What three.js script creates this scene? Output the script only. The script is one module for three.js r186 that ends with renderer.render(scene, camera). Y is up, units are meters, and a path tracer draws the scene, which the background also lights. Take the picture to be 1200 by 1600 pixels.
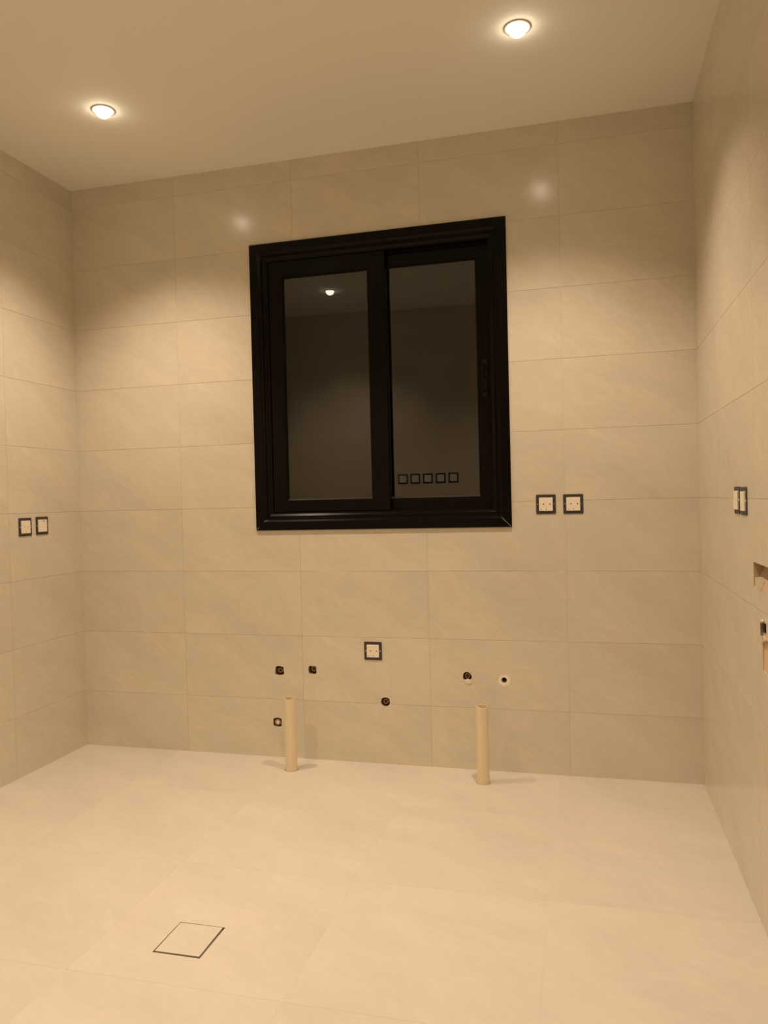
import * as THREE from 'three';
import { ImprovedNoise } from 'three/addons/math/ImprovedNoise.js';
import { mergeGeometries } from 'three/addons/utils/BufferGeometryUtils.js';
import { Brush, Evaluator, SUBTRACTION } from 'three-bvh-csg';

// ---------------------------------------------------------------- camera, light, exposure
const W = 2.895, H = 2.766, D = 2.77;                 // the room: x 0..W, y 0..H, z 0 (window wall)..D
const scene = new THREE.Scene();
scene.background = new THREE.Color().setRGB(0.0012, 0.0012, 0.0016);   // night outside
const camera = new THREE.PerspectiveCamera(67.384, 0.75, 0.02, 60);
camera.position.set(2.4428, 1.193, 3.3389);
camera.rotation.order = 'YXZ';
camera.rotation.set(-0.0157, 0.2552, -0.0243);
const renderer = new THREE.WebGLRenderer({ antialias: true });
renderer.toneMapping = THREE.LinearToneMapping;
renderer.toneMappingExposure = 1;
renderer.shadowMap.enabled = true;
const LAMP = { color: [1, 0.765, 0.60], power: 7.05, angle: 0.97, penumbra: 0.85, glow: 12 };
const LAMPS = [[0.627, 0.638], [2.257, 0.70], [0.632, 2.10], [2.257, 2.10]];

// ---------------------------------------------------------------- helpers
let seed = 20177;
const rnd = () => { seed = (seed * 1664525 + 1013904223) >>> 0; return seed / 4294967296; };
const used = {};
function numbered(n) { const k = used[n] = (used[n] ?? -1) + 1; return k ? n + '_' + String(k).padStart(3, '0') : n; }
function mesh(name, g, m, parent) {
  const o = new THREE.Mesh(g, m); o.name = name; o.castShadow = o.receiveShadow = true;
  (parent ?? scene).add(o); return o;
}
function struct(name, g, m) { const o = mesh(name, g, m); o.userData.kind = 'structure'; return o; }
function thing(name, label, category, group) {
  const o = new THREE.Group(); o.name = numbered(name); scene.add(o);
  o.userData = { label, category }; if (group) o.userData.group = group; return o;
}
const box = (w, h, d, x = 0, y = 0, z = 0) => new THREE.BoxGeometry(w, h, d).translate(x, y, z);
function rect(x0, y0, x1, y1, s = new THREE.Shape()) { s.moveTo(x0, y0); s.lineTo(x1, y0); s.lineTo(x1, y1); s.lineTo(x0, y1); s.closePath(); return s; }
function poly(pts, s = new THREE.Path()) { pts.forEach(([x, y], i) => i ? s.lineTo(x, y) : s.moveTo(x, y)); s.closePath(); return s; }
const std = (rgb, roughness = 0.6, more = {}) => new THREE.MeshStandardMaterial({ color: new THREE.Color().setRGB(...rgb), roughness, ...more });

const phys = (rgb, roughness, specularIntensity) => new THREE.MeshPhysicalMaterial({ color: new THREE.Color().setRGB(...rgb), roughness, specularIntensity });

// ---------------------------------------------------------------- procedural surfaces
const noise = new ImprovedNoise();
function fbm(x, y, z, n = 4) { let s = 0, a = 0.5; for (let i = 0; i < n; i++) { s += a * noise.noise(x, y, z + i * 7.3); x *= 2.03; y *= 2.03; a *= 0.5; } return s; }
function texture(n, f, srgb = true) {
  const d = new Uint8Array(n * n * 4);
  for (let y = 0; y < n; y++) for (let x = 0; x < n; x++) {
    const c = f(x / n * 1.2, y / n * 1.2), o = (y * n + x) * 4;
    for (let k = 0; k < 3; k++) d[o + k] = Math.max(0, Math.min(255, Math.round(255 * (Array.isArray(c) ? c[k] : c))));
    d[o + 3] = 255;
  }
  const t = new THREE.DataTexture(d, n, n); t.magFilter = THREE.LinearFilter; t.minFilter = THREE.LinearMipmapLinearFilter; t.generateMipmaps = true;
  t.wrapS = t.wrapT = THREE.RepeatWrapping; if (srgb) t.colorSpace = THREE.SRGBColorSpace; t.needsUpdate = true; return t;
}
// stone-look porcelain: soft clouds and fine pale veins that run down to the right
const stone = (amp) => texture(1024, (x, y) => {
  const wx = x + 0.10 * fbm(x * 3, y * 3, 5), wy = y + 0.10 * fbm(x * 3, y * 3, 9);
  const a = wx * 0.87 - wy * 0.5, b = wx * 0.5 + wy * 0.87;
  const cloud = fbm(a * 2.6, b * 5, 1), fine = fbm(a * 16, b * 40, 3, 3);
  const vein = Math.pow(1 - Math.min(1, Math.abs(fbm(a * 1.7, b * 8.5, 21, 3)) * 9), 3) * Math.max(0, 0.3 + 1.5 * fbm(x * 4, y * 4, 33));
  const v = 0.93 + amp * (0.10 * cloud + 0.05 * fine + 0.055 * vein), h = amp * 0.02 * fbm(x * 5, y * 5, 50);
  return [v + h, v, v - h];
});
const T_WALL = stone(0.55), T_FLOOR = stone(0.45);
const T_PAINT = texture(512, (x, y) => 0.5 + 0.5 * fbm(x * 60, y * 60, 2), false);
const T_PLASTER = texture(256, (x, y) => 0.75 + 0.5 * fbm(x * 30, y * 30, 4));
const TILE = [0.81, 0.74, 0.585], FLOORC = [0.775, 0.72, 0.585];
const tint = (c, k) => c.map((v) => v * k);
const wallMats = [0.985, 1, 1.01].map((k) => std(tint(TILE, k), 0.19, { map: T_WALL }));
const floorMats = [0.99, 1, 1.01].map((k) => std(tint(FLOORC, k), 0.42, { map: T_FLOOR }));
const M = {
  grout: std([0.70, 0.63, 0.49], 0.9), floorGrout: std([0.72, 0.67, 0.545], 0.6),
  paint: std([0.93, 0.90, 0.81], 0.85, { bumpMap: T_PAINT, bumpScale: 0.0004 }),
  wallPlain: std(TILE, 0.35, { map: T_WALL }),
  brown: phys([0.0035, 0.0022, 0.0016], 0.22, 0.26), brownDark: phys([0.004, 0.003, 0.002], 0.5, 0.3), rubber: phys([0.004, 0.003, 0.0025], 0.8, 0.3),
  bead: std([0.10, 0.085, 0.07], 0.35, { metalness: 0.6 }), raw: std([0.5, 0.48, 0.44], 0.4, { metalness: 0.8 }),
  glass: new THREE.MeshPhysicalMaterial({ color: new THREE.Color().setRGB(0.5, 0.5, 0.5), transmission: 1, thickness: 0, roughness: 0, ior: 1.75 }),
  rim: std([0.047, 0.040, 0.042], 0.5), cream: std([0.90, 0.82, 0.65], 0.5), hole: std([0.16, 0.10, 0.06], 0.9), steel: std([0.6, 0.57, 0.52], 0.3, { metalness: 1 }),
  pvc: std([0.80, 0.68, 0.45], 0.4), cement: std([0.42, 0.27, 0.15], 0.95, { map: T_PLASTER }), brass: std([0.36, 0.22, 0.10], 0.6, { metalness: 0.2 }), bore: std([0.09, 0.055, 0.03], 0.9),
  plaster: std([0.84, 0.73, 0.53], 0.9), chopped: std([0.52, 0.40, 0.26], 0.95), tan: std([0.66, 0.50, 0.30], 0.9), tray: std([0.20, 0.14, 0.09], 0.8), seal: std([0.5, 0.39, 0.24], 0.9), nickel: std([0.42, 0.40, 0.38], 0.35, { metalness: 1 }), trim: std([0.62, 0.58, 0.55], 0.5, { metalness: 0.1 }), white: std([0.75, 0.73, 0.7], 0.5),
  bulb: new THREE.MeshStandardMaterial({ color: 0x000000, emissive: new THREE.Color().setRGB(1, 0.86, 0.66), emissiveIntensity: LAMP.glow }),
};

// a tile: a slab whose front edges are chamfered; uv in metres from a place of its own on the stone
const tileCache = {};
function tileGeometry(w, h, v, t = 0.009, e = 0.0001) {
  const key = [w.toFixed(3), h.toFixed(3), v, t].join();
  if (tileCache[key]) return tileCache[key];
  const ring = (i, z) => [[-w / 2 + i, -h / 2 + i, z], [w / 2 - i, -h / 2 + i, z], [w / 2 - i, h / 2 - i, z], [-w / 2 + i, h / 2 - i, z]];
  const A = ring(e, 0), B = ring(0, -e * 0.8), C = ring(0, -t), P = [], U = [];
  const ou = [0.02, 0.55, 0.31, 0.08, 0.47][v], ov = [0.03, 0.5, 0.22, 0.58, 0.11][v];
  const quad = (a, b, c, d) => { for (const p of [a, b, c, a, c, d]) { P.push(...p); U.push((p[0] + w / 2 + ou) / 1.2, (p[1] + h / 2 + ov) / 1.2); } };
  quad(...A); quad(C[3], C[2], C[1], C[0]);
  for (let i = 0; i < 4; i++) { const j = (i + 1) % 4; quad(B[i], B[j], A[j], A[i]); quad(C[i], C[j], B[j], B[i]); }
  const g = new THREE.BufferGeometry();
  g.setAttribute('position', new THREE.Float32BufferAttribute(P, 3)); g.setAttribute('uv', new THREE.Float32BufferAttribute(U, 2));
  g.computeVertexNormals(); return tileCache[key] = g;
}
const evaluator = new Evaluator(); evaluator.attributes = ['position', 'normal', 'uv'];
// lay tiles in a wall's own plane (x right, y up, face at z = 0); cutters: {pts} polygons taken out of the tiles
function layTiles(parent, xs, ys, mats, joint, cutters = []) {
  let n = 0;
  for (let j = 0; j + 1 < ys.length; j++) for (let i = 0; i + 1 < xs.length; i++) {
    const q = joint / 2, x0 = xs[i] + (i ? q : 0), x1 = xs[i + 1] - (i + 2 < xs.length ? q : 0), y0 = ys[j] + (j ? q : 0), y1 = ys[j + 1] - (j + 2 < ys.length ? q : 0);
    const w = x1 - x0, h = y1 - y0, cx = (x0 + x1) / 2, cy = (y0 + y1) / 2;
    const v = Math.floor(rnd() * 5), m = mats[Math.floor(rnd() * mats.length)];
    const hit = cutters.filter((c) => c.some(([x, y]) => true) && Math.max(...c.map((p) => p[0])) > cx - w / 2 && Math.min(...c.map((p) => p[0])) < cx + w / 2 && Math.max(...c.map((p) => p[1])) > cy - h / 2 && Math.min(...c.map((p) => p[1])) < cy + h / 2);
    let g = tileGeometry(w, h, v);
    if (hit.length) {
      if (hit.some((c) => { const X = c.map((p) => p[0]), Y = c.map((p) => p[1]); return c.length === 4 && Math.min(...X) <= cx - w / 2 && Math.max(...X) >= cx + w / 2 && Math.min(...Y) <= cy - h / 2 && Math.max(...Y) >= cy + h / 2; })) continue;
      let b = new Brush(g); b.updateMatrixWorld();
      for (const c of hit) {
        const k = new Brush(new THREE.ExtrudeGeometry(poly(c.map(([x, y]) => [x - cx, y - cy]), new THREE.Shape()), { depth: 0.04, bevelEnabled: false }).translate(0, 0, -0.02)); k.updateMatrixWorld();
        b = evaluator.evaluate(b, k, SUBTRACTION); b.updateMatrixWorld();
      }
      g = b.geometry; g.clearGroups();
      if (!g.attributes.position.count || !g.getAttribute('position')) continue;
    }
    const o = mesh(n ? 'tile_' + String(n).padStart(3, '0') : 'tile', g, m, parent); n++;
    o.position.set(cx, cy, 0);
  }
}
const steps = (a, first, step, b) => { const r = [a]; for (let v = first; v < b - 0.01; v += step) r.push(v); r.push(b); return r; };
// backing slab: outline with holes, its face sunk 2.5 mm behind the tile faces (the joints' bottom)
function slab(x0, y0, x1, y1, holes, sunk, depth) {
  const s = rect(x0, y0, x1, y1); for (const h of holes) s.holes.push(poly(h));
  return new THREE.ExtrudeGeometry(s, { depth: depth - sunk, bevelEnabled: false }).translate(0, 0, -depth);
}
const square = (x0, y0, x1, y1) => [[x0, y0], [x1, y0], [x1, y1], [x0, y1]];

// ---------------------------------------------------------------- the room
const ROWS = steps(0, 0.272, 0.3, H);
const WIN = { x0: 0.952, x1: 2.141, y0: 1.0625, y1: 2.395 };                 // outer edge of the window frame
const winHole = square(WIN.x0 + 0.036, WIN.y0 + 0.036, WIN.x1 - 0.036, WIN.y1 - 0.036);
function rough(x, y, r, n, boxy) {                                           // outline of a hole chopped into the wall
  const p = [];
  for (let k = 0; k < n; k++) { const a = (k + 0.5) / n * Math.PI * 2, c = Math.max(Math.abs(Math.cos(a)), Math.abs(Math.sin(a))); const q = r * (1 + boxy * (1 / c - 1)) * (0.93 + 0.14 * rnd()); p.push([x + q * Math.cos(a), y + q * Math.sin(a)]); }
  return p;
}
const OUTLETS = [
  { x: 1.048, y: 0.406, r: 0.0215, boxy: 0.9, kind: 'plug', label: 'brown water outlet in a square chopped hole, directly above the left pipe stub' },
  { x: 1.211, y: 0.414, r: 0.019, boxy: 0.9, kind: 'bore', label: 'water outlet in a ragged square hole, between left pipe stub and low socket' },
  { x: 1.031, y: 0.163, r: 0.0205, boxy: 0.9, kind: 'ring', label: 'lowest water outlet, ring-shaped in a square hole just left of the left pipe stub' },
  { x: 1.557, y: 0.281, r: 0.021, boxy: 0.2, kind: 'plug', label: 'dark round water outlet on the tile joint, midway between the two pipe stubs' },
  { x: 1.931, y: 0.410, r: 0.019, boxy: 0.2, kind: 'chip', label: 'round dark water outlet with pale plaster chip under it, above right pipe stub' },
  { x: 2.092, y: 0.399, r: 0.0255, boxy: 0.15, kind: 'collar', label: 'smallest dark outlet bore in a pale plaster collar, rightmost on the window wall' },
];
for (const o of OUTLETS) o.pts = rough(o.x, o.y, o.r, 14, o.boxy);
const backHoles = [winHole, ...OUTLETS.map((o) => o.pts)];
const wallBack = struct('wall_back', slab(-0.15, -0.1, W + 0.15, H + 0.1, backHoles, 0.001, 0.2), M.grout);
layTiles(wallBack, steps(0, 0.566, 0.6, W), ROWS, wallMats, 0.0014, backHoles);

const wallLeft = struct('wall_left', slab(-D - 0.12, -0.1, 0, H + 0.1, [], 0.001, 0.15), M.grout);
wallLeft.rotation.y = Math.PI / 2;
layTiles(wallLeft, [-D, -2.297, -1.697, -1.097, -0.497, 0], ROWS, wallMats, 0.0014);

// upper and lower open boxes sunk into the right wall (x here is the distance from the window wall)
const NICHES = [square(1.016, 0.927, 1.22, 0.996), square(1.112, 0.714, 1.20, 0.802), square(1.122, 0.818, 1.16, 0.845)];
const wallRight = struct('wall_right', slab(0, -0.1, D + 0.12, H + 0.1, NICHES, 0.001, 0.15), M.grout);
wallRight.position.x = W; wallRight.rotation.y = -Math.PI / 2;
layTiles(wallRight, steps(0, 0.45, 0.6, D), ROWS, wallMats, 0.0014, NICHES);

// wall behind the photographer with the doorway the photograph is taken from, and the hall beyond it
const DOOR = { x0: 1.80, x1: 2.80, y1: 2.15 };
const front = new THREE.Shape(); poly([[-0.15, -0.1], [DOOR.x0, -0.1], [DOOR.x0, DOOR.y1], [DOOR.x1, DOOR.y1], [DOOR.x1, -0.1], [W + 0.15, -0.1], [W + 0.15, H + 0.1], [-0.15, H + 0.1]], front);
const frontG = new THREE.ExtrudeGeometry(front, { depth: 0.12, bevelEnabled: false });
{ const u = frontG.attributes.uv; for (let i = 0; i < u.count; i++) u.setXY(i, u.getX(i) / 1.2, u.getY(i) / 1.2); }
struct('wall_front', frontG, M.wallPlain).position.z = D;
struct('wall_hall_left', box(0.12, H + 0.2, 1.6, 1.44, H / 2, D + 0.92), M.paint);
struct('wall_hall_right', box(0.12, H + 0.2, 1.6, 3.10, H / 2, D + 0.92), M.paint);
struct('wall_hall_end', box(1.78, H + 0.2, 0.12, 2.27, H / 2, D + 1.78), M.paint);

// floor: 60 cm tiles with very tight joints; an opening for the drain and for the two pipes
const PIPES = [[1.157, 0.152], [2.012, 0.147]];
const circle = (x, y, r, n = 28) => Array.from({ length: n }, (_, k) => [x + r * Math.cos(k / n * 2 * Math.PI), y + r * Math.sin(k / n * 2 * Math.PI)]);
const DRAIN = { x0: 1.302, x1: 1.442, z0: 1.384, z1: 1.534 };
const floorHoles = [square(DRAIN.x0, -DRAIN.z1, DRAIN.x1, -DRAIN.z0), ...PIPES.map(([x, z]) => circle(x, -z, 0.031))];
const floor = struct('floor', slab(-0.1, -D - 1.8, W + 0.3, 0.1, floorHoles, 0.0004, 0.14), M.floorGrout);
floor.rotation.x = -Math.PI / 2;
layTiles(floor, [0, 0.522, 1.122, 1.722, 2.322, W], [-D - 1.7, -D - 1.2, -D - 0.6, -D, -2.25, -1.65, -1.05, -0.45, 0], floorMats, 0.0006, floorHoles);

const ceilShape = rect(-0.15, -D - 1.8, W + 0.3, 0.15);
for (const [x, z] of LAMPS) ceilShape.holes.push(new THREE.Path().absarc(x, -z, 0.0385, 0, Math.PI * 2));
const ceilG = new THREE.ExtrudeGeometry(ceilShape, { depth: 0.12, bevelEnabled: false, curveSegments: 32 });
const ceiling = struct('ceiling', ceilG, M.paint);
ceiling.rotation.x = -Math.PI / 2; ceiling.position.y = H;

// ---------------------------------------------------------------- the window
function rail(profile, x0, y0, x1, y1, side) {        // a mitred rail: the profile (u inward, w forward) swept along one side
  const at = (u, w, end) => side === 0 ? [end ? x1 - u : x0 + u, y0 + u, w] : side === 1 ? [x1 - u, end ? y1 - u : y0 + u, w] : side === 2 ? [end ? x0 + u : x1 - u, y1 - u, w] : [x0 + u, end ? y0 + u : y1 - u, w];
  const P = [], tri = (...v) => P.push(...v.flat()), n = profile.length;
  for (let i = 0; i < n; i++) {
    const [a, b] = [profile[i], profile[(i + 1) % n]], A = at(...a, 0), B = at(...b, 0), C = at(...b, 1), E = at(...a, 1);
    tri(A, C, B, A, E, C);
  }
  const caps = THREE.ShapeUtils.triangulateShape(profile.map((p) => new THREE.Vector2(...p)), []);
  for (const f of caps) { tri(...f.map((k) => at(...profile[k], 0))); tri(...[f[2], f[1], f[0]].map((k) => at(...profile[k], 1))); }
  const g = new THREE.BufferGeometry(); g.setAttribute('position', new THREE.Float32BufferAttribute(P, 3)); g.computeVertexNormals(); return g;
}
const win = new THREE.Group(); win.name = 'window_1'; scene.add(win);
win.userData = { kind: 'structure', label: 'dark brown two-pane sliding window with night outside' };
const FR = [[0.0005, 0.0006], [0.0005, 0.006], [0.004, 0.010], [0.041, 0.010], [0.049, 0.003], [0.057, 0.003], [0.060, -0.003], [0.067, -0.003], [0.076, -0.010], [0.083, -0.010], [0.083, -0.1], [0.037, -0.1], [0.037, 0.0006]];
for (let s = 0; s < 4; s++) mesh('frame_rail', rail(FR, WIN.x0, WIN.y0, WIN.x1, WIN.y1, s), M.brown, win);
for (const [x, sx, len] of [[WIN.x1, -1, 0.040], [WIN.x0, 1, 0.012]]) {       // bare cut edge showing in the lower mitres
  const g = box(len * Math.SQRT2, 0.0016, 0.001); g.rotateZ(sx < 0 ? -Math.PI / 4 : Math.PI / 4); g.translate(x + sx * (len / 2 + 0.004), WIN.y0 + len / 2 + 0.004, 0.0102);
  mesh('mitre_edge', g, M.raw, win);
}
// inner guide fin between the two tracks, along sill and head
const fins = [WIN.y0 + 0.087, WIN.y1 - 0.087].map((y) => box(1.02, 0.010, 0.003, (WIN.x0 + WIN.x1) / 2, y, -0.045));
mesh('track_fin', mergeGeometries(fins), M.brownDark, win);
function sash(x0, y0, x1, y1, left, right, top, bottom, zf, name) {
  const outer = rect(x0, y0, x1, y1); outer.holes.push(rect(x0 + left, y0 + bottom, x1 - right, y1 - top, new THREE.Path()));
  const s = mesh('sash', new THREE.ExtrudeGeometry(outer, { depth: 0.022, bevelEnabled: true, bevelThickness: 0.002, bevelSize: 0.002, bevelOffset: -0.002, bevelSegments: 2 }).translate(0, 0, zf - 0.024), M.brown, win);
  const ix0 = x0 + left, ix1 = x1 - right, iy0 = y0 + bottom, iy1 = y1 - top;
  mesh('pane', box(ix1 - ix0 + 0.012, iy1 - iy0 + 0.012, 0.004, (ix0 + ix1) / 2, (iy0 + iy1) / 2, zf - 0.014), M.glass, s);
  const B = [[0, 0], [0, 0.010], [0.001, 0.010], [0.006, 0.001], [0.006, 0]];
  for (let k = 0; k < 4; k++) mesh('glazing_bead', rail(B, ix0, iy0, ix1, iy1, k).translate(0, 0, zf - 0.0115), k === 0 ? M.bead : M.rubber, s);
  return s;
}
sash(1.036, 1.147, 1.597, 2.312, 0.068, 0.080, 0.074, 0.054, -0.016);
const sashR = sash(1.520, 1.147, 2.057, 2.312, 0.070, 0.055, 0.064, 0.052, -0.052);
{
  const s = rect(2.020, 1.635, 2.042, 1.80); s.holes.push(rect(2.026, 1.655, 2.036, 1.78, new THREE.Path()));
  const g = new THREE.ExtrudeGeometry(s, { depth: 0.005, bevelEnabled: true, bevelThickness: 0.0015, bevelSize: 0.0015, bevelOffset: -0.0015, bevelSegments: 1 }).translate(0, 0, -0.0515);
  mesh('latch', mergeGeometries([g, box(0.006, 0.05, 0.006, 2.031, 1.69, -0.0485).toNonIndexed()]), M.brownDark, sashR);
}

// ---------------------------------------------------------------- downlights
const lampLabels = [
  'left of the two round recessed ceiling spotlights, glowing near the left wall',
  'right of the two round recessed ceiling spotlights, glowing near the top edge',
  'recessed ceiling spotlight seen only as a bright reflection in the left window pane',
  'recessed ceiling spotlight behind the view, over the right wall side',
];
const lathe = (pts, n = 40) => new THREE.LatheGeometry(pts.map((p) => new THREE.Vector2(...p)), n);
LAMPS.forEach(([x, z], i) => {
  const t = thing('ceiling_spotlight', lampLabels[i], 'spotlight', 'recessed ceiling spotlights');
  t.position.set(x, H, z);
  mesh('trim_ring', lathe([[0.0355, 0.004], [0.0355, -0.0025], [0.0380, -0.0040], [0.0430, -0.0035], [0.0460, -0.001], [0.0460, -0.0002], [0.0380, -0.0002], [0.0375, 0.004]]), M.trim, t);
  mesh('housing', lathe([[0.0365, 0.003], [0.0365, 0.03], [0.026, 0.06], [0.0005, 0.06], [0.0005, 0.063], [0.028, 0.063], [0.0378, 0.032], [0.0378, 0.003]]), M.nickel, t);
  mesh('bulb', lathe(Array.from({ length: 17 }, (_, k) => [0.0001 + 0.0302 * Math.sin(k / 16 * Math.PI), -0.004 - 0.027 * Math.cos(k / 16 * Math.PI)])), M.bulb, t);
  const l = new THREE.SpotLight(new THREE.Color().setRGB(...LAMP.color), LAMP.power, 0, LAMP.angle, LAMP.penumbra, 2);
  l.castShadow = true; l.shadow.radius = 1.4; l.shadow.mapSize.set(1024, 1024);
  l.position.set(x, H - 0.010, z); l.target.position.set(x, 0, z); scene.add(l, l.target);
});

// ---------------------------------------------------------------- sockets
const S = 0.0825, P = 0.0285;
function rounded(a, r, s = new THREE.Shape()) { s.moveTo(-a + r, -a); s.lineTo(a - r, -a); s.absarc(a - r, -a + r, r, -Math.PI / 2, 0); s.lineTo(a, a - r); s.absarc(a - r, a - r, r, 0, Math.PI / 2); s.lineTo(-a + r, a); s.absarc(-a + r, a - r, r, Math.PI / 2, Math.PI); s.lineTo(-a, -a + r); s.absarc(-a + r, -a + r, r, Math.PI, Math.PI * 1.5); return s; }
function makeSocket(kind) {
  const t = new THREE.Group();
  const s = rounded(S / 2, 0.004); s.holes.push(rounded(P - 0.001, 0.001, new THREE.Path()));
  mesh('rim', new THREE.ExtrudeGeometry(s, { depth: 0.001, bevelEnabled: true, bevelThickness: 0.0008, bevelSize: 0.0008, bevelOffset: -0.0008, bevelSegments: 2, curveSegments: 5 }).translate(0, 0, 0.0009), M.rim, t);
  const p = rounded(P, 0.002), dots = kind === 'switch' ? [[0.008, 0.021, 0.0055]] : [[-0.0095, 0.0005, 0.003], [0.0175, 0, 0.003], [-0.0195, -0.0225, 0.002], [0.001, -0.0215, 0.0022]];
  for (const [x, y, r] of dots) p.holes.push(new THREE.Path().absellipse(x, y, r * 0.85, r, 0, Math.PI * 2));
  mesh('insert', new THREE.ExtrudeGeometry(p, { depth: 0.0034, bevelEnabled: true, bevelThickness: 0.0012, bevelSize: 0.0012, bevelOffset: -0.0012, bevelSegments: 2, curveSegments: 10 }).translate(0, 0, 0.0022), M.cream, t).userData.label = 'cream plastic insert with dark holes';
  mesh('mounting_plate', box(0.055, 0.055, 0.001, 0, 0, 0.0006), M.hole, t);
  for (const x of [-0.0335, 0.0335]) mesh('screw', new THREE.CylinderGeometry(0.0029, 0.0034, 0.002, 14).rotateX(Math.PI / 2).translate(x, 0.0005, 0.0034), M.steel, t);
  return t;
}
const protos = { socket: makeSocket('socket'), switch: makeSocket('switch') };
function socket(kind, x, y, z, turn, label, group) {
  const t = protos[kind].clone(); t.name = numbered('wall_socket'); t.position.set(x, y, z); t.rotation.y = turn;
  t.userData = { label, category: 'socket', group }; scene.add(t);
}
socket('socket', 2.285, 1.158, 0.0002, 0, 'black-rimmed socket with cream insert right of the window, nearer the window', 'sockets right of the window');
socket('socket', 2.398, 1.157, 0.0002, 0, 'black-rimmed socket with cream insert right of the window, farther from the window', 'sockets right of the window');
socket('socket', 1.505, 0.511, 0.0002, 0, 'single low black-rimmed socket with cream insert under the window', null);
socket('socket', 0.0002, 1.110, 0.397, Math.PI / 2, 'black-rimmed socket on the left wall, left one of the pair', 'sockets on the left wall');
socket('switch', 0.0002, 1.112, 0.286, Math.PI / 2, 'black-rimmed socket with dark notch on the left wall, right one of the pair', 'sockets on the left wall');
socket('socket', W - 0.0002, 1.166, 0.806, -Math.PI / 2, 'black-rimmed socket on the right wall, of the pair the one nearer the corner', 'sockets on the right wall');
socket('socket', W - 0.0002, 1.164, 0.907, -Math.PI / 2, 'black-rimmed socket on the right wall, of the pair the one nearer picture edge', 'sockets on the right wall');
['leftmost', 'second from left', 'third', 'fourth from left', 'rightmost'].forEach((w, k) => socket('socket', 0.985 + 0.1065 * k, 1.362, D - 0.0002, Math.PI, `dark-rimmed socket mirrored in right window pane, ${w} in the row`, 'sockets mirrored in the window'));

// ---------------------------------------------------------------- water outlets in chopped holes
for (const o of OUTLETS) {
  const t = thing('water_outlet', o.label, 'water outlet'); t.position.set(o.x, o.y, 0);
  const c = o.pts.map(([x, y]) => [x - o.x, y - o.y]);
  const V = [], q = (a, b, d, e) => V.push(...a, ...b, ...d, ...a, ...d, ...e);
  const z0 = -0.0085, z1 = -0.045;
  c.forEach((a, i) => { const b = c[(i + 1) % c.length], k = 0.8; q([a[0], a[1], z0], [b[0], b[1], z0], [b[0] * k, b[1] * k, z1], [a[0] * k, a[1] * k, z1]); V.push(b[0] * k, b[1] * k, z1, 0, 0, z1, a[0] * k, a[1] * k, z1); });
  const g = new THREE.BufferGeometry(); g.setAttribute('position', new THREE.Float32BufferAttribute(V, 3)); g.setAttribute('uv', new THREE.Float32BufferAttribute(V.filter((_, i) => i % 3 < 2).map((v) => v * 8), 2)); g.computeVertexNormals();
  mesh('recess', g, o.kind === 'collar' ? M.plaster : M.cement, t);
  const R = o.kind === 'collar' ? 0.011 : o.kind === 'ring' ? 0.0155 : 0.0125, lift = o.kind === 'ring' ? -0.004 : -0.012;
  const f = lathe([[R * 0.62, -0.03], [R * 0.62, 0], [R * 0.72, 0.0015], [R * 0.95, 0.0015], [R, 0], [R, -0.036]], 20).rotateX(Math.PI / 2).translate(o.kind === 'bore' ? 0.004 : 0, o.kind === 'bore' ? 0.004 : 0, lift);
  mesh('fitting', f, o.kind === 'collar' ? M.hole : M.brass, t);
  if (o.kind !== 'collar') {
    const px = o.kind === 'bore' ? 0.004 : 0, plug = new THREE.CylinderGeometry(R * 0.6, R * 0.6, 0.02, 6).rotateX(Math.PI / 2).translate(px, px, lift - (o.kind === 'ring' ? 0.009 : 0.014));
    mesh('plug', plug, o.kind === 'ring' ? M.plaster : M.bore, t);
  } else mesh('bore', new THREE.CylinderGeometry(R * 0.6, R * 0.6, 0.004, 16).rotateX(Math.PI / 2).translate(0, 0, lift - 0.026), M.bore, t);
  if (o.kind === 'collar') {
    const ring = poly(c.map(([x, y]) => [x * 0.995, y * 0.995]), new THREE.Shape()); ring.holes.push(new THREE.Path().absarc(0, 0, 0.0118, 0, Math.PI * 2));
    mesh('collar', new THREE.ExtrudeGeometry(ring, { depth: 0.006, bevelEnabled: false }).translate(0, 0, -0.0063), M.cream, t).userData.label = 'pale plaster collar';
  }
  if (o.kind === 'chip') {
    const chip = poly([[-0.013, -0.018], [0.002, -0.012], [0.015, -0.016], [0.018, -0.026], [0.008, -0.032], [-0.006, -0.029]], new THREE.Shape());
    mesh('plaster_chip', new THREE.ExtrudeGeometry(chip, { depth: 0.003, bevelEnabled: true, bevelThickness: 0.001, bevelSize: 0.001, bevelSegments: 1 }).translate(0, 0, -0.001), M.plaster, t).userData.label = 'pale crumbled plaster';
  }
}

// ---------------------------------------------------------------- drain pipes standing on the floor
PIPES.forEach(([x, z], i) => {
  const t = thing('drain_pipe', ['cream plastic pipe stub standing on the floor, left of the two', 'cream plastic pipe stub standing on the floor, right of the two'][i], 'pipe', 'drain pipe stubs under the window');
  t.position.set(x, 0, z);
  const r = 0.0262, h = 0.322, n = 40, g = lathe([[r - 0.003, -0.05], [r - 0.003, h - 0.001], [r - 0.002, h], [r - 0.001, h], [r, h - 0.001], [r, 0.16], [r, -0.05]], n);
  const p = g.attributes.position;
  for (let k = 0; k < p.count; k++) if (p.getY(k) > 0.3) { const a = Math.atan2(p.getZ(k), p.getX(k)); p.setY(k, p.getY(k) + 0.0022 * Math.cos(a * 2 + i) + 0.0015 * Math.sin(a * 3 + 1)); }
  g.computeVertexNormals(); mesh('tube', g, M.pvc, t);
  mesh('sealing_ring', lathe([[r + 0.0002, 0.0008], [r + 0.003, 0.0004], [r + 0.0047, -0.001], [r + 0.0047, -0.012], [r + 0.0002, -0.012]], n), M.seal, t);
});

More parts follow.
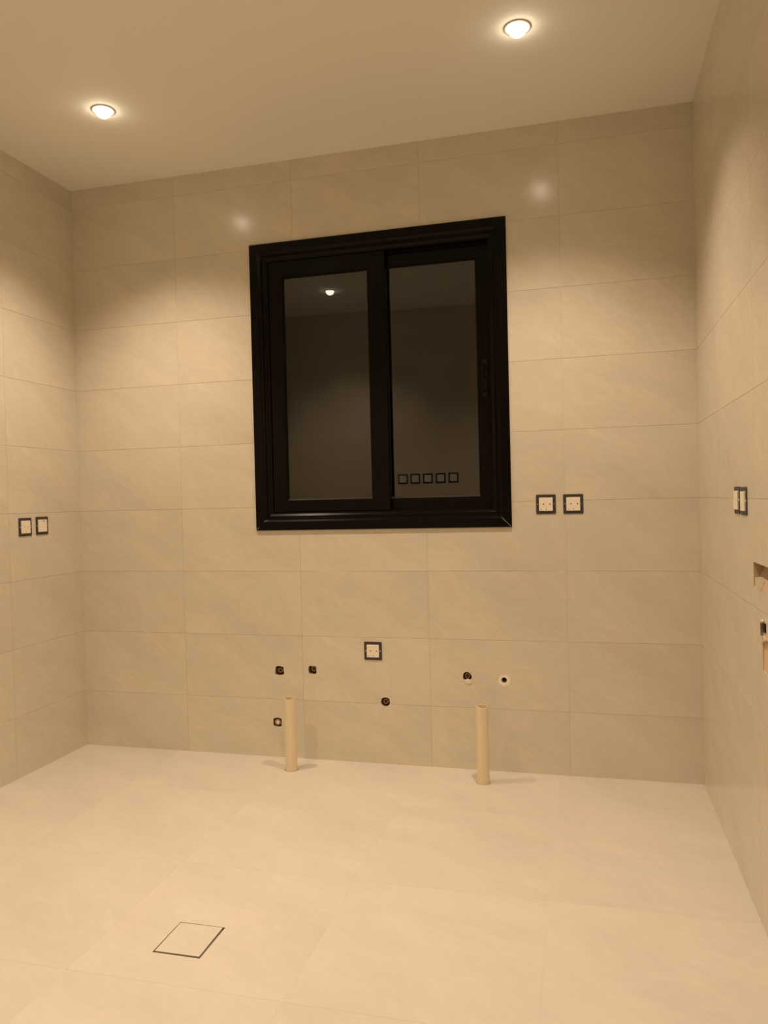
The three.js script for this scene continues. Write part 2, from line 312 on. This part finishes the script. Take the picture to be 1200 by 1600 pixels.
// ---------------------------------------------------------------- floor drain with a tile insert
{
  const t = thing('floor_drain', 'square floor drain with a tile insert and a dark open gap around it', 'floor drain');
  const { x0, x1, z0, z1 } = DRAIN, cx = (x0 + x1) / 2, cz = (z0 + z1) / 2, w = x1 - x0, d = z1 - z0;
  t.position.set(cx, 0, cz);
  const tray = rect(-w / 2 + 0.0003, -d / 2 + 0.0003, w / 2 - 0.0003, d / 2 - 0.0003); tray.holes.push(rect(-w / 2 + 0.0018, -d / 2 + 0.0018, w / 2 - 0.0018, d / 2 - 0.0018, new THREE.Path()));
  mesh('tray', mergeGeometries([new THREE.ExtrudeGeometry(tray, { depth: 0.03, bevelEnabled: false }), box(w - 0.001, d - 0.001, 0.002, 0, 0, 0.001).toNonIndexed()]).rotateX(-Math.PI / 2).translate(0, -0.0315, 0), M.tray, t);
  const insert = mesh('tile_insert', tileGeometry(w - 0.0100, d - 0.0100, 2, 0.012), floorMats[1], t);
  insert.rotation.x = -Math.PI / 2; insert.position.set(-0.0017, 0.0006, -0.0018); insert.rotation.z = 0.01;
  mesh('support', box(w - 0.03, 0.0185, d - 0.03, 0, -0.0200, 0), M.tray, t);
}

// ---------------------------------------------------------------- open boxes in the right wall
const niche = (o, n) => { o.position.set(W, (n[0][1] + n[2][1]) / 2, (n[0][0] + n[2][0]) / 2); o.rotation.y = -Math.PI / 2; };
function chopped([[z0, y0], , [z1, y1]], top, bottom) {      // shallow hollow chopped into the wall: deepest at the top, running out at the bottom
  const w = (z1 - z0) / 2 - 0.0004, h = (y1 - y0) / 2 - 0.0004, f = -0.0004;
  const A = [-w, h, f], B = [w, h, f], C = [w, -h, f], E = [-w, -h, f], a = [-w, h, -top], b = [w, h, -top], c = [w, -h, -bottom], e = [-w, -h, -bottom], V = [], U = [];
  for (const q of [[a, e, c, b], [A, a, b, B], [A, E, e, a], [B, b, c, C], [E, C, c, e]]) for (const k of [0, 1, 2, 0, 2, 3]) { V.push(...q[k]); U.push(q[k][0] * 4, q[k][1] * 4); }
  const g = new THREE.BufferGeometry(); g.setAttribute('position', new THREE.Float32BufferAttribute(V, 3)); g.setAttribute('uv', new THREE.Float32BufferAttribute(U, 2)); g.computeVertexNormals(); return g;
}
{
  const mid = (n, k) => (n[0][k] + n[2][k]) / 2;
  const t = thing('open_wall_box', 'shallow open hollow with cream tab in the right wall, upper one at the picture edge', 'wall box'); niche(t, NICHES[0]);
  mesh('hollow', chopped(NICHES[0], 0.034, 0.001), M.chopped, t);
  mesh('plastic_tab', box(0.004, 0.034, 0.020, -0.018, -0.0175, 0.002), M.cream, t).userData.label = 'pale cream plastic tab';
  const u = thing('open_wall_box', 'open tan hollow with metal clip in right wall, lower one at picture edge', 'wall box'); niche(u, NICHES[1]);
  mesh('hollow', chopped(NICHES[1], 0.006, 0.002), M.tan, u);
  const up = mid(NICHES[2], 1) - mid(NICHES[1], 1), left = mid(NICHES[2], 0) - mid(NICHES[1], 0);
  mesh('clip_cavity', chopped(NICHES[2], 0.02, 0.008).translate(left, up, 0), M.cement, u);
  const clip = mergeGeometries([box(0.003, 0.036, 0.010, left - 0.016, up - 0.004, 0.002), box(0.018, 0.003, 0.010, left - 0.008, up + 0.013, 0.002)]);
  mesh('metal_clip', clip, M.nickel, u);
  mesh('screw', new THREE.SphereGeometry(0.004, 14, 10).translate(left - 0.003, up + 0.0185, 0.004), M.cream, u);
  mesh('plaster_patch', new THREE.CylinderGeometry(0.016, 0.02, 0.003, 9).rotateX(Math.PI / 2).scale(1.2, 0.5, 1).translate(left - 0.012, up - 0.030, 0.001), M.tan, u);
}

renderer.render(scene, camera);
